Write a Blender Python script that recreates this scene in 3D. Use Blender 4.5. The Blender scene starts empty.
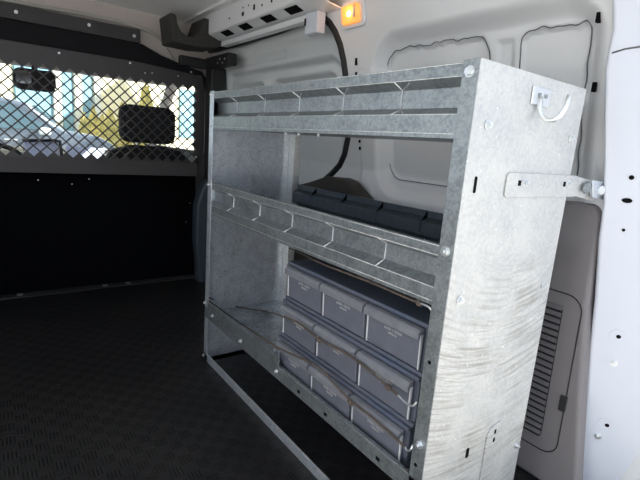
import bpy, bmesh, math, random
from math import sin, cos, pi, sqrt, radians, atan2
from mathutils import Vector, Matrix, noise
random.seed(7)
COL = bpy.context.scene.collection

# ------------------------------------------------------------------ camera
CAM = Vector((-0.7564, -0.544, 0.9869)); YAW, PITCH, ROLL, FOC = 0.6496, -0.2055, 0.0768, 450.0
_f = Vector((sin(YAW)*cos(PITCH), cos(YAW)*cos(PITCH), sin(PITCH)))
_r0 = Vector((cos(YAW), -sin(YAW), 0)); _u0 = _r0.cross(_f)
_r = cos(ROLL)*_r0 + sin(ROLL)*_u0; _u = -sin(ROLL)*_r0 + cos(ROLL)*_u0
def at(px, py, ax, val):
    """surveying helper: a measured sight line cut with the plane ax = val"""
    d = _f + (px-320)/FOC*_r - (py-240)/FOC*_u
    i = 'xyz'.index(ax); t = (val-CAM[i])/d[i]
    return CAM + t*d
cd = bpy.data.cameras.new('camera'); cam = bpy.data.objects.new('camera', cd); COL.objects.link(cam)
cam.matrix_world = Matrix((( _r.x, _u.x, -_f.x, CAM.x), (_r.y, _u.y, -_f.y, CAM.y), (_r.z, _u.z, -_f.z, CAM.z), (0,0,0,1)))
cd.sensor_width = 36; cd.lens = FOC/640*36; cd.clip_start = .01; cd.clip_end = 500
bpy.context.scene.camera = cam

# ------------------------------------------------------------------ materials
def mat(name, col, rough=.5, metal=0., coat=0., bump=None, var=None, spec=None, emit=None):
    """bump=(scale,strength) noise bump; var=(scale,colour2,lo,hi) noise colour variation"""
    m = bpy.data.materials.new(name); m.use_nodes = True; nt = m.node_tree; N = nt.nodes; L = nt.links
    b = N['Principled BSDF']
    b.inputs['Base Color'].default_value = (*col, 1); b.inputs['Roughness'].default_value = rough
    b.inputs['Metallic'].default_value = metal; b.inputs['Coat Weight'].default_value = coat
    b.inputs['Coat Roughness'].default_value = .08
    if spec is not None: b.inputs['Specular IOR Level'].default_value = spec
    tc = N.new('ShaderNodeTexCoord')
    if var:
        n = N.new('ShaderNodeTexNoise'); n.inputs['Scale'].default_value = var[0]; n.inputs['Detail'].default_value = 6
        r = N.new('ShaderNodeValToRGB'); r.color_ramp.elements[0].position = var[2]; r.color_ramp.elements[1].position = var[3]
        r.color_ramp.elements[0].color = (*var[1], 1); r.color_ramp.elements[1].color = (*col, 1)
        L.new(tc.outputs['Object'], n.inputs['Vector']); L.new(n.outputs['Fac'], r.inputs['Fac']); L.new(r.outputs['Color'], b.inputs['Base Color'])
    if bump:
        n = N.new('ShaderNodeTexNoise'); n.inputs['Scale'].default_value = bump[0]; n.inputs['Detail'].default_value = 4
        bp = N.new('ShaderNodeBump'); bp.inputs['Strength'].default_value = bump[1]; bp.inputs['Distance'].default_value = .003
        L.new(tc.outputs['Object'], n.inputs['Vector']); L.new(n.outputs['Fac'], bp.inputs['Height']); L.new(bp.outputs['Normal'], b.inputs['Normal'])
    if emit:
        b.inputs['Emission Color'].default_value = (*emit[0], 1); b.inputs['Emission Strength'].default_value = emit[1]
    return m
def galvanised(name, base, dark, scratch=False, rough=.38, metal=.75, blot=26):
    m = bpy.data.materials.new(name); m.use_nodes = True; nt = m.node_tree; N = nt.nodes; L = nt.links
    b = N['Principled BSDF']; b.inputs['Metallic'].default_value = metal
    tc = N.new('ShaderNodeTexCoord')
    v = N.new('ShaderNodeTexVoronoi'); v.inputs['Scale'].default_value = 150
    n = N.new('ShaderNodeTexNoise'); n.inputs['Scale'].default_value = blot; n.inputs['Detail'].default_value = 8; n.inputs['Roughness'].default_value = .65
    n2 = N.new('ShaderNodeTexNoise'); n2.inputs['Scale'].default_value = 160; n2.inputs['Detail'].default_value = 3
    for x in (v, n, n2): L.new(tc.outputs['Object'], x.inputs['Vector'])
    sep = N.new('ShaderNodeSeparateColor'); L.new(v.outputs['Color'], sep.inputs['Color'])
    a1 = N.new('ShaderNodeMath'); a1.operation = 'MULTIPLY'; a1.inputs[1].default_value = .22; L.new(sep.outputs[0], a1.inputs[0])
    a2 = N.new('ShaderNodeMath'); a2.operation = 'MULTIPLY_ADD'; a2.inputs[1].default_value = .75; L.new(n.outputs['Fac'], a2.inputs[0]); L.new(a1.outputs[0], a2.inputs[2])
    a3 = N.new('ShaderNodeMath'); a3.operation = 'MULTIPLY_ADD'; a3.inputs[1].default_value = .35; L.new(n2.outputs['Fac'], a3.inputs[0]); L.new(a2.outputs[0], a3.inputs[2])
    r = N.new('ShaderNodeValToRGB'); r.color_ramp.elements[0].position = .46; r.color_ramp.elements[1].position = .80
    r.color_ramp.elements[0].color = (*dark, 1); r.color_ramp.elements[1].color = (*base, 1)
    L.new(a3.outputs[0], r.inputs['Fac'])
    out = r.outputs['Color']
    if scratch:
        # arc-shaped rub marks on the lower half of the panel, plus white specks
        s0 = N.new('ShaderNodeSeparateXYZ'); L.new(tc.outputs['Object'], s0.inputs[0])
        def math_(op, a, b_=None):
            q = N.new('ShaderNodeMath'); q.operation = op
            for k_, x_ in enumerate((a, b_)):
                if x_ is None: continue
                if isinstance(x_, (int, float)): q.inputs[k_].default_value = x_
                else: L.new(x_, q.inputs[k_])
            return q.outputs[0]
        dx = math_('SUBTRACT', s0.outputs['X'], .02); dz = math_('SUBTRACT', s0.outputs['Z'], 1.15)
        rad = math_('SQRT', math_('ADD', math_('MULTIPLY', dx, dx), math_('MULTIPLY', dz, dz)))
        ang = math_('ARCTAN2', dx, dz)
        cx = N.new('ShaderNodeCombineXYZ'); L.new(math_('MULTIPLY', rad, 120.), cx.inputs[0]); L.new(math_('MULTIPLY', ang, 3.2), cx.inputs[1])
        w = N.new('ShaderNodeTexNoise'); w.inputs['Scale'].default_value = 1; w.inputs['Detail'].default_value = 5; w.inputs['Roughness'].default_value = .7
        L.new(cx.outputs[0], w.inputs['Vector'])
        sp = N.new('ShaderNodeSeparateXYZ'); L.new(tc.outputs['Object'], sp.inputs[0])
        mr = N.new('ShaderNodeMapRange'); mr.inputs['From Min'].default_value = .80; mr.inputs['From Max'].default_value = .66
        mr.inputs['To Min'].default_value = 0; mr.inputs['To Max'].default_value = 1; L.new(sp.outputs['Z'], mr.inputs['Value'])
        ns = N.new('ShaderNodeTexNoise'); ns.inputs['Scale'].default_value = 7; ns.inputs['Detail'].default_value = 5; L.new(tc.outputs['Object'], ns.inputs['Vector'])
        rr = N.new('ShaderNodeValToRGB'); rr.color_ramp.elements[0].position = .36; rr.color_ramp.elements[1].position = .55; L.new(ns.outputs['Fac'], rr.inputs['Fac'])
        wr = N.new('ShaderNodeValToRGB'); wr.color_ramp.elements[0].position = .46; wr.color_ramp.elements[1].position = .64; L.new(w.outputs['Fac'], wr.inputs['Fac'])
        m1 = N.new('ShaderNodeMath'); m1.operation = 'MULTIPLY'; L.new(mr.outputs[0], m1.inputs[0]); L.new(rr.outputs['Color'], m1.inputs[1])
        m2 = N.new('ShaderNodeMath'); m2.operation = 'MULTIPLY'; L.new(m1.outputs[0], m2.inputs[0]); L.new(wr.outputs['Color'], m2.inputs[1])
        m3 = N.new('ShaderNodeMath'); m3.operation = 'MULTIPLY'; m3.inputs[1].default_value = .75; L.new(m2.outputs[0], m3.inputs[0])
        mx = N.new('ShaderNodeMix'); mx.data_type = 'RGBA'; L.new(m3.outputs[0], mx.inputs['Factor']); L.new(out, mx.inputs[6]); mx.inputs[7].default_value = (.30, .28, .25, 1)
        out = mx.outputs[2]
        v2 = N.new('ShaderNodeTexVoronoi'); v2.inputs['Scale'].default_value = 36; L.new(tc.outputs['Object'], v2.inputs['Vector'])
        lt = N.new('ShaderNodeMath'); lt.operation = 'LESS_THAN'; lt.inputs[1].default_value = .07; L.new(v2.outputs['Distance'], lt.inputs[0])
        mx2 = N.new('ShaderNodeMix'); mx2.data_type = 'RGBA'; L.new(lt.outputs[0], mx2.inputs['Factor']); L.new(out, mx2.inputs[6]); mx2.inputs[7].default_value = (.9, .93, .97, 1)
        out = mx2.outputs[2]
    L.new(out, b.inputs['Base Color'])
    rm = N.new('ShaderNodeMapRange'); rm.inputs['From Min'].default_value = .35; rm.inputs['From Max'].default_value = .9
    rm.inputs['To Min'].default_value = rough-.05; rm.inputs['To Max'].default_value = rough+.09; L.new(a3.outputs[0], rm.inputs['Value']); L.new(rm.outputs[0], b.inputs['Roughness'])
    bp = N.new('ShaderNodeBump'); bp.inputs['Strength'].default_value = .10; bp.inputs['Distance'].default_value = .002
    L.new(n2.outputs['Fac'], bp.inputs['Height']); L.new(bp.outputs['Normal'], b.inputs['Normal'])
    return m
def rubber_floor(name):
    """black rubber mat: squares of fine ribs, alternate squares ribbed the other way"""
    m = bpy.data.materials.new(name); m.use_nodes = True; nt = m.node_tree; N = nt.nodes; L = nt.links
    b = N['Principled BSDF']; b.inputs['Roughness'].default_value = .42; b.inputs['Specular IOR Level'].default_value = .45
    tc = N.new('ShaderNodeTexCoord'); ck = N.new('ShaderNodeTexChecker'); ck.inputs['Scale'].default_value = 25
    mp = N.new('ShaderNodeMapping'); mp.inputs['Location'].default_value = (.003, .003, .0101)
    L.new(tc.outputs['Object'], mp.inputs['Vector']); L.new(mp.outputs[0], ck.inputs['Vector'])
    ws = []
    for d in 'XY':
        w = N.new('ShaderNodeTexWave'); w.bands_direction = d; w.inputs['Scale'].default_value = 30; L.new(mp.outputs[0], w.inputs['Vector']); ws.append(w)
    mx = N.new('ShaderNodeMix'); mx.data_type = 'FLOAT'; L.new(ck.outputs['Fac'], mx.inputs['Factor']); L.new(ws[0].outputs['Fac'], mx.inputs[2]); L.new(ws[1].outputs['Fac'], mx.inputs[3])
    n = N.new('ShaderNodeTexNoise'); n.inputs['Scale'].default_value = 3.5; n.inputs['Detail'].default_value = 8; L.new(tc.outputs['Object'], n.inputs['Vector'])
    r = N.new('ShaderNodeValToRGB'); r.color_ramp.elements[0].color = (.007, .007, .008, 1); r.color_ramp.elements[1].color = (.018, .017, .017, 1)
    r.color_ramp.elements[0].position = .35; r.color_ramp.elements[1].position = .75
    L.new(n.outputs['Fac'], r.inputs['Fac'])
    mc = N.new('ShaderNodeMix'); mc.data_type = 'RGBA'; mc.blend_type = 'MULTIPLY'; mc.inputs['Factor'].default_value = 1
    cr = N.new('ShaderNodeValToRGB'); cr.color_ramp.elements[0].color = (.75, .75, .75, 1); cr.color_ramp.elements[1].color = (1.5, 1.5, 1.5, 1); L.new(ck.outputs['Fac'], cr.inputs['Fac'])
    L.new(r.outputs['Color'], mc.inputs[6]); L.new(cr.outputs['Color'], mc.inputs[7]); L.new(mc.outputs[2], b.inputs['Base Color'])
    bp = N.new('ShaderNodeBump'); bp.inputs['Strength'].default_value = .7; bp.inputs['Distance'].default_value = .0012
    L.new(mx.outputs[0], bp.inputs['Height']); L.new(bp.outputs['Normal'], b.inputs['Normal'])
    return m
def glass(name, tint=(.93, .97, .97), gl=.07):
    m = bpy.data.materials.new(name); m.use_nodes = True; nt = m.node_tree; N = nt.nodes; L = nt.links
    for n in list(N): N.remove(n)
    o = N.new('ShaderNodeOutputMaterial'); t = N.new('ShaderNodeBsdfTransparent'); g = N.new('ShaderNodeBsdfGlossy'); mx = N.new('ShaderNodeMixShader')
    t.inputs['Color'].default_value = (*tint, 1); g.inputs['Roughness'].default_value = .02; mx.inputs['Fac'].default_value = gl
    L.new(t.outputs[0], mx.inputs[1]); L.new(g.outputs[0], mx.inputs[2]); L.new(mx.outputs[0], o.inputs['Surface'])
    return m
M = dict(
    galv=galvanised('galvanised_steel', (.74, .79, .86), (.52, .56, .62), rough=.30, metal=.7),
    endp=galvanised('scuffed_galvanised_steel', (.69, .69, .675), (.55, .56, .57), scratch=True, rough=.46, metal=.55, blot=13),
    tray=galvanised('dull_galvanised_steel', (.40, .435, .45), (.235, .26, .27), rough=.36),
    shelf=galvanised('smeared_galvanised_steel', (.62, .66, .70), (.22, .24, .27), rough=.30, blot=11),
    strip=mat('shaded_galvanised_steel', (.095, .12, .145), .34, .3, var=(40, (.07, .09, .11), .3, .7)),  # same steel as the trays, its shade painted in as dark blue-grey
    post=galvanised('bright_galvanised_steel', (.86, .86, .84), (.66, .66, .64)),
    roof=mat('white_roof_paint', (.93, .93, .93), .45),
    zinc=mat('bright_zinc', (.78, .80, .82), .28, .9),
    white=mat('white_van_paint', (.80, .81, .83), .30, 0, .5, bump=(3, .05)),
    pillar=mat('pale_pillar_paint', (.66, .69, .77), .38, 0, .4, bump=(14, .06)),
    doorp=mat('glossy_door_paint', (.74, .77, .78), .18, 0, .9),
    seam=mat('dark_seam_filler', (.10, .105, .11), .7),
    black=mat('black_rubber_seal', (.012, .012, .013), .55),
    hole=mat('dark_hole', (.006, .006, .006), .9, spec=.1),
    lowp=mat('black_hardboard', (.0025, .003, .005), .8, spec=.06, var=(2, (.002, .002, .003), .3, .7)),
    scr=mat('black_coated_steel', (.050, .046, .049), .42, .2, bump=(200, .1)),
    bar=mat('charcoal_coated_steel', (.045, .043, .045), .5, .2, var=(12, (.03, .03, .032), .3, .7)),
    band=mat('flat_black_steel', (.008, .008, .010), .7, spec=.2),
    floor=rubber_floor('black_ribbed_rubber'),
    bin=mat('slate_grey_plastic', (.142, .150, .186), .42, bump=(90, .08), var=(25, (.12, .128, .16), .35, .7)),
    bintop=mat('slate_blue_plastic', (.085, .105, .155), .36, var=(8, (.11, .115, .145), .3, .7)),
    binlid=mat('dusty_slate_plastic', (.215, .22, .245), .5, var=(30, (.165, .17, .20), .3, .7)),
    edge=mat('milky_plastic', (.62, .63, .66), .35),
    emboss=mat('worn_embossing', (.42, .42, .43), .5),
    cord=mat('tan_braided_cord', (.125, .095, .075), .75, bump=(400, .5), var=(90, (.065, .05, .042), .3, .7)),
    trim=mat('grey_brown_plastic', (.205, .19, .197), .55, bump=(350, .15)),
    slat=mat('grey_vent_plastic', (.15, .14, .147), .5),
    vent_dark=mat('vent_cavity', (.02, .02, .02), .8),
    head=mat('beige_grey_headliner', (.50, .45, .43), .9, bump=(500, .2)),
    cream=mat('cream_edge_trim', (.45, .44, .40), .6),
    foam=mat('charcoal_foam', (.055, .052, .048), .95, bump=(130, 1.), var=(60, (.03, .03, .03), .3, .7)),
    arch=mat('dark_taupe_plastic', (.040, .035, .032), .6),
    bluegrey=mat('blue_grey_trim', (.035, .048, .065), .5),
    amber=mat('amber_lamp_lens', (.9, .42, .12), .3, 0, .5, emit=((1., .33, .07), .55)),
    bulb=mat('lamp_bulb', (1, .9, .6), .3, emit=((1, .68, .28), 5)),
    seat=mat('black_seat_fabric', (.012, .012, .014), .85, bump=(300, .3)),
    chrome=mat('chrome', (.8, .8, .8), .12, 1),
    asphalt=mat('grey_asphalt', (.34, .33, .32), .9, bump=(60, .3), var=(5, (.29, .29, .28), .3, .7)),
    pave=mat('pale_concrete', (.36, .35, .33), .85, var=(2, (.3, .3, .28), .3, .7)),
    stucco=mat('cream_stucco', (.95, .86, .62), .85),
    stucco2=mat('white_stucco', (.86, .84, .76), .85),
    winb=mat('blue_window_glass', (.22, .42, .55), .12, 0, .5),
    leaf=mat('yellow_green_leaves', (.72, .58, .22), .8, var=(8, (.42, .36, .10), .35, .65)),
    wood=mat('brown_bark', (.12, .08, .05), .9),
    car=mat('blue_grey_car_paint', (.16, .19, .24), .25, .5, .8),
    carglass=mat('car_window_glass', (.10, .16, .20), .06, 0, 1),
    tyre=mat('tyre_rubber', (.02, .02, .02), .8),
    headl=mat('headlamp_lens', (.7, .72, .74), .15, 0, 1),
    paper=mat('pale_blue_paper', (.62, .66, .86), .7),
    dash=mat('black_dash_plastic', (.02, .02, .022), .6),
    glass=glass('window_glass'),
)

# ------------------------------------------------------------------ mesh helpers
class MB:
    def __init__(s): s.v = []; s.f = []; s.sm = []
    def add(s, vs, fs, smooth=False):
        o = len(s.v); s.v += [Vector(v) for v in vs]; s.f += [[i+o for i in f] for f in fs]; s.sm += [smooth]*len(fs); return s
    def box(s, x0, x1, y0, y1, z0, z1):
        return s.add([(x0,y0,z0),(x1,y0,z0),(x1,y1,z0),(x0,y1,z0),(x0,y0,z1),(x1,y0,z1),(x1,y1,z1),(x0,y1,z1)],
                     [(0,3,2,1),(4,5,6,7),(0,1,5,4),(1,2,6,5),(2,3,7,6),(3,0,4,7)])
    def prism(s, pts, d, smooth=False):
        """closed outline of 3-D points swept by vector d"""
        d = Vector(d); n = len(pts); P = [Vector(p) for p in pts]
        return s.add(P+[p+d for p in P], [list(range(n))[::-1], list(range(n, 2*n))]+[(i, (i+1) % n, (i+1) % n+n, i+n) for i in range(n)], smooth)
    def strip(s, pts, d, th):
        """bent sheet: open profile (in the plane perpendicular to d) given thickness th, swept by d"""
        d = Vector(d); P = [Vector(p) for p in pts]; n = len(P); dn = d.normalized(); off = []
        for i in range(n):
            a = (P[i]-P[i-1]).normalized() if i else None; b = (P[i+1]-P[i]).normalized() if i < n-1 else None
            na = a.cross(dn) if a else b.cross(dn); nb = b.cross(dn) if b else na
            m = (na+nb).normalized(); k = max(.4, m.dot(na)); off.append(P[i]+m*(th/k))
        return s.prism(P+off[::-1], d)
    def tube(s, pts, r, n=8, closed=False, caps=True):
        P = [Vector(p) for p in pts]; m = len(P); rings = []; ref = None
        for i in range(m):
            if closed: t = (P[(i+1) % m]-P[i-1]).normalized()
            else: t = (P[min(i+1, m-1)]-P[max(i-1, 0)]).normalized()
            if ref is None: ref = Vector((0,0,1)) if abs(t.z) < .9 else Vector((1,0,0))
            a = (ref - t*ref.dot(t)).normalized(); ref = a; b = t.cross(a)
            rr = r[i] if isinstance(r, (list, tuple)) else r
            rings.append([P[i]+rr*(cos(2*pi*k/n)*a+sin(2*pi*k/n)*b) for k in range(n)])
        vs = [v for R in rings for v in R]; fs = []
        for i in range(m if closed else m-1):
            j = (i+1) % m
            for k in range(n): fs.append((i*n+k, i*n+(k+1) % n, j*n+(k+1) % n, j*n+k))
        if caps and not closed: fs += [list(range(n))[::-1], [(m-1)*n+k for k in range(n)]]
        return s.add(vs, fs, True)
    def cyl(s, c, ax, r, h, n=16, smooth=True):
        c = Vector(c); ax = Vector(ax).normalized(); a = ax.orthogonal().normalized(); b = ax.cross(a)
        vs = [c+r*(cos(2*pi*k/n)*a+sin(2*pi*k/n)*b)+ax*q for q in (0, h) for k in range(n)]
        s.add(vs, [(k, (k+1) % n, (k+1) % n+n, k+n) for k in range(n)], smooth)
        return s.add(vs, [list(range(n))[::-1], list(range(n, 2*n))])
    def bolt(s, c, ax, r=.008):
        """washer, hexagon head and stud end"""
        ax = Vector(ax).normalized(); c = Vector(c)
        s.cyl(c, ax, r*1.15, r*.22, 20); s.cyl(c+ax*r*.2, ax, r*.86, r*.7, 6, False); return s.cyl(c+ax*r*.85, ax, r*.42, r*.45, 10)
    def build(s, name, m, parent=None, bevel=0, seg=2, sub=0):
        me = bpy.data.meshes.new(name); off = Vector(parent['_o']) if parent and '_o' in parent else Vector((0,0,0))
        me.from_pydata([tuple(v-off) for v in s.v], [], s.f); me.materials.append(m)
        for p, q in zip(me.polygons, s.sm): p.use_smooth = q
        bm = bmesh.new(); bm.from_mesh(me); bmesh.ops.recalc_face_normals(bm, faces=bm.faces); bm.to_mesh(me); bm.free()
        o = bpy.data.objects.new(name, me); COL.objects.link(o)
        if parent: o.parent = parent
        o['_o'] = tuple(off)
        if bevel:
            b = o.modifiers.new('bevel', 'BEVEL'); b.width = bevel; b.segments = seg; b.limit_method = 'ANGLE'; b.angle_limit = radians(35)
        if sub:
            b = o.modifiers.new('sub', 'SUBSURF'); b.levels = sub; b.render_levels = sub
        return o
def thing(name, label, cat, loc=(0,0,0), group=None):
    o = bpy.data.objects.new(name, None); COL.objects.link(o); o.location = loc; o['_o'] = tuple(loc); o.empty_display_size = .05
    o['label'] = label; o['category'] = cat
    if group: o['group'] = group
    return o
def tag(o, label, cat, group=None):
    o['label'] = label; o['category'] = cat
    if group: o['group'] = group
    return o
def struct(o, label=None, cat=None):
    o['kind'] = 'structure'
    if label: o['label'] = label
    if cat: o['category'] = cat
    return o

# ================================================================== VAN SHELL
XL = -1.32; YB = 2.45; YR = -.34; ZC = 1.69
def wallx(z): return .62 - .185*max(0., z-.9)
o = struct(MB().box(XL-.06, .75, YR, 3.0, -.08, 0).build('floor', M['floor']), 'black ribbed rubber mat covering the van cargo floor', 'floor')
o = struct(MB().box(XL, .36, YR, YB+.02, ZC, ZC+.05).build('ceiling', M['roof']), 'pale painted metal van roof seen from inside', 'ceiling')
lw = MB()  # unseen wall; the long gap is added to let daylight in
for a_ in ((YR, .25, 0, ZC+.05), (2.20, YB+.02, 0, ZC+.05), (.25, 2.20, 1.56, ZC+.05), (.25, 2.20, 0, .92)): lw.box(XL-.06, XL, *a_)
o = struct(lw.build('wall_left', M['white']), 'white painted left side of the cargo bay with a long opening added to admit daylight', 'wall')

# right wall : pressed panel with recesses, door opening cut through
def sd(y, z, y0, y1, z0, z1, r):
    cy, cz, hy, hz = (y0+y1)/2, (z0+z1)/2, (y1-y0)/2-r, (z1-z0)/2-r
    dy, dz = abs(y-cy)-hy, abs(z-cz)-hz
    return sqrt(max(dy, 0)**2+max(dz, 0)**2)+min(max(dy, dz), 0)-r
def sst(a, b, x):
    t = min(1, max(0, (x-a)/(b-a))); return t*t*(3-2*t)
OPEN = [(2.60,1.548),(2.03,1.543),(1.58,1.547),(1.35,1.558),(1.27,1.557),(1.21,1.543),(1.166,1.515),(1.13,1.475),(1.10,1.42),(1.084,1.36),(1.074,1.29),(1.068,1.20),(1.070,1.10),(1.083,1.03),
        (1.112,.96),(1.155,.905),(1.21,.86),(1.265,.822),(1.36,.75),(1.42,.66),(1.45,.55),(1.46,.30),(1.46,.17),(1.50,.12),(2.60,.12)]
def inside(y, z, P=OPEN):
    c = False; j = len(P)-1
    for i in range(len(P)):
        if (P[i][1] > z) != (P[j][1] > z) and y < (P[j][0]-P[i][0])*(z-P[i][1])/(P[j][1]-P[i][1])+P[i][0]: c = not c
        j = i
    return c
R1 = (.392, .862, .872, 1.378); R2 = (.086, .286, .90, 1.368)
def wob(t, a=.006): return a*(sin(t*41)+.7*sin(t*97+1.3)+.5*sin(t*160+.4))
def sdr1(y, z): return sd(y, z + (wob(y, .0035) if z > 1.2 else 0), *R1, .07)
def sdr2(y, z): return sd(y + (wob(z*.5+.3, .0025) if y < .15 else 0), z + (wob(y+.2, .003)-.10*(y-.2)**2 if z > 1.2 else 0), *R2, .028)
def wall_depth(y, z):
    d = .044*sst(.0, -.055, sd(y, z, .025, .905, .79, 1.44, .13))
    d += .014*sst(.0, -.006, min(sdr1(y, z), sdr2(y, z)))
    d += .006*sst(.0, -.008, sd(y, z, .308, .368, .9, 1.352, .006))
    d -= .004*sst(.0, -.01, sd(y, z, .90, 1.0, .3, 1.32, .02))
    return d
def grid(name, m, fx, ys, zs, keep=None, smooth=True, parent=None):
    mb = MB(); vs = []; fs = []; nz = len(zs)
    for y in ys:
        for z in zs: vs.append((fx(y, z), y, z))
    for i in range(len(ys)-1):
        for j in range(nz-1):
            if keep is None or keep((ys[i]+ys[i+1])/2, (zs[j]+zs[j+1])/2):
                fs.append((i*nz+j, (i+1)*nz+j, (i+1)*nz+j+1, i*nz+j+1))
    mb.add(vs, fs, smooth); return mb.build(name, m, parent)
fr = lambda a, b, h: [a+(b-a)*i/int((b-a)/h) for i in range(int((b-a)/h)+1)]
wr = struct(grid('wall_right', M['white'], lambda y, z: wallx(z)+wall_depth(y, z), fr(-.10, 1.1, .007)+fr(1.108, 2.46, .012), fr(0, .7, .03)+fr(.707, 1.74, .007), lambda y, z: not inside(y, z) and (z > .93 or y > -.03)),
            'white pressed metal van side with recessed panels behind the shelving', 'wall')
MB().box(.74, .76, YR, 3.0, -.05, 1.78).build('outer_skin', M['white'], wr)
MB().box(.36, .76, YR, 3.0, ZC+.05, ZC+.09).build('roof_skin', M['white'], wr)
def outline(fn, ylo, yhi, zlo, zhi, n=150):
    cy, cz = (ylo+yhi)/2, (zlo+zhi)/2; P = []
    for k in range(n):
        a = 2*pi*k/n; dy, dz = cos(a)*(yhi-ylo)/2, sin(a)*(zhi-zlo)/2; lo, hi = .3, 1.6
        for _ in range(24):
            m = (lo+hi)/2
            if fn(cy+dy*m, cz+dz*m) < 0: lo = m
            else: hi = m
        y, z = cy+dy*lo, cz+dz*lo; P.append((wallx(z)+.044-.001, y, z))
    return P
for fn, R in ((sdr1, R1), (sdr2, R2)):
    MB().tube(outline(fn, *R), .0016, 6, closed=True).build('panel_seam', M['seam'], wr)
for (y, z) in ((.053, 1.362), (.045, 1.195), (.60, 1.515)):
    x = wallx(z); MB().box(x-.004, x+.01, y-.004, y+.004, z-.012, z+.012).build('slot', M['hole'], wr)
for (y, z, a) in ((1.0, 1.345, .014), (1.005, 1.285, .02), (1.0, 1.05, .008), (1.0, 1.02, .006), (1.0, .99, .007)):
    x = wallx(z); MB().box(x-.006, x+.01, y-.005, y+.005, z-a, z+a).build('slot', M['hole'], wr)

# door opening: return flange, rubber seal, sliding door skin
seal = MB().tube([(wallx(z)+.004, y, z) for y, z in OPEN[:-1]], .018, 8)
struct(seal.build('trim_1', M['black']), 'black rubber seal around the sliding door opening', 'seal')
fl = MB()
for (a, b) in zip(OPEN[:-2], OPEN[1:-1]):
    fl.add([(wallx(a[1]), a[0], a[1]), (wallx(b[1]), b[0], b[1]), (wallx(b[1])+.06, b[0], b[1]), (wallx(a[1])+.06, a[0], a[1])], [(0, 1, 2, 3)])
fl.build('opening_flange', M['white'], wr)
def door_depth(y, z):
    d = .035 + .026*sst(0, -.030, sd(y, z, 1.135, 2.36, .5, 1.405, .10)) + .022*sst(0, -.02, sd(y, z, 1.20, 1.82, .5, 1.335, .07))
    d += .022*sst(0, -.02, sd(y, z, 1.90, 2.30, .5, 1.335, .05)) + .010*sst(0, -.012, sd(y, z, 1.6, 2.34, 1.42, 1.465, .012))
    return d
struct(grid('door_1', M['doorp'], lambda y, z: wallx(z)+door_depth(y, z), fr(1.03, 2.56, .010), fr(.08, .6, .03)+fr(.61, 1.60, .009)),
       'glossy grey inner panel of the closed sliding door', 'door')
# cant rail above the sliding door: bent sheet section with punched openings
rail = MB().strip([(.36, 0, ZC+.03), (.36, 0, 1.583), (.365, 0, 1.577), (.42, 0, 1.558), (.475, 0, 1.552), (.51, 0, 1.56)], (0, 1.40, 0), .004)
for p in rail.v: p.y += 1.06
rl = struct(rail.build('trim_2', M['white']), 'white roof rail with punched slots above the sliding door', 'rail')
for y0 in (1.24, 1.46, 1.70, 1.92):
    MB().prism([(.372, y0, 1.5735), (.412, y0, 1.5592), (.412, y0+.10, 1.5592), (.372, y0+.10, 1.5735)], (-.001, 0, -.0025)).build('punched_slot', M['hole'], rl)
for (y, z, a, b) in ((1.30, 1.625, .006, .010), (1.43, 1.63, .005, .014), (1.52, 1.62, .004, .004), (1.60, 1.625, .006, .012), (1.72, 1.615, .008, .009), (1.72, 1.645, .003, .003), (1.66, 1.645, .003, .003), (1.88, 1.62, .004, .004)):
    MB().box(.357, .361, y-a, y+a, z-b, z+b).build('punched_slot', M['hole'], rl)
MB().box(.36, .58, YR, 1.062, 1.60, ZC+.02).build('roof_corner', M['white'], rl)
MB().box(.36, .58, 1.062, 2.46, 1.70, ZC+.04).build('roof_corner', M['white'], rl)
# track end cap
t = thing('track_end_cap', 'white plastic cap on the rear end of the sliding door track', 'cap', (.46, 1.13, 1.47))
cq, cr_ = at(318, 9, 'x', .43), at(304, 34, 'x', .43)
MB().box(.43, .475, cq.y, cr_.y, 1.462, 1.552).build('cap_body', M['pillar'], t, .006)
MB().box(.43, .470, cr_.y+.001, 2.14, 1.522, 1.548).build('track_end', M['white'], t, .003)
MB().box(.4255, .4295, cr_.y-.012, cr_.y-.002, 1.50, 1.53).build('clip', M['black'], t)
# grey strip at roof edge
MBs = MB().tube([(.31, 1.72, ZC-.004), (.308, 1.95, ZC-.006), (.312, 2.2, ZC-.006), (.32, 2.44, ZC-.006)], .009, 8)
struct(MBs.build('trim_3', M['white']), 'pale grey edge strip along the van roof', 'trim')

# interior lamp
t = thing('interior_lamp', 'square interior lamp glowing amber high on the white side wall', 'lamp', (.50, 1.01, 1.52))
def rr(y0, y1, z0, z1, r, n=5):
    P = []
    for cy, cz, a0 in ((y1-r, z1-r, 0), (y0+r, z1-r, 90), (y0+r, z0+r, 180), (y1-r, z0+r, 270)):
        for k in range(n+1):
            a = radians(a0+90*k/n); P.append((cy+r*cos(a), cz+r*sin(a)))
    return P
MB().prism([(wallx(z)-.012, y, z) for y, z in rr(.930, 1.078, 1.472, 1.572, .02)], (.012, 0, 0)).build('lamp_housing', M['white'], t, .003)
lens = MB().prism([(wallx(z)-.022, y, z) for y, z in rr(.948, 1.062, 1.484, 1.556, .016)], (.011, 0, 0)).build('lens', M['amber'], t, .004)
MB().cyl((wallx(1.522)-.0225, 1.008, 1.522), (-1, 0, 0), .011, .004, 16).build('bulb', M['bulb'], t, .0015)
MB().box(wallx(1.53)-.0265, wallx(1.53)-.02, .972, .980, 1.505, 1.55).build('switch', M['head'], t)
la = bpy.data.lights.new('lamp_light', 'POINT'); la.energy = .10; la.color = (1, .5, .2); la.shadow_soft_size = .02
lo = bpy.data.objects.new('lamp_light', la); COL.objects.link(lo); lo.location = (wallx(1.52)-.045, 1.01, 1.525)

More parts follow.
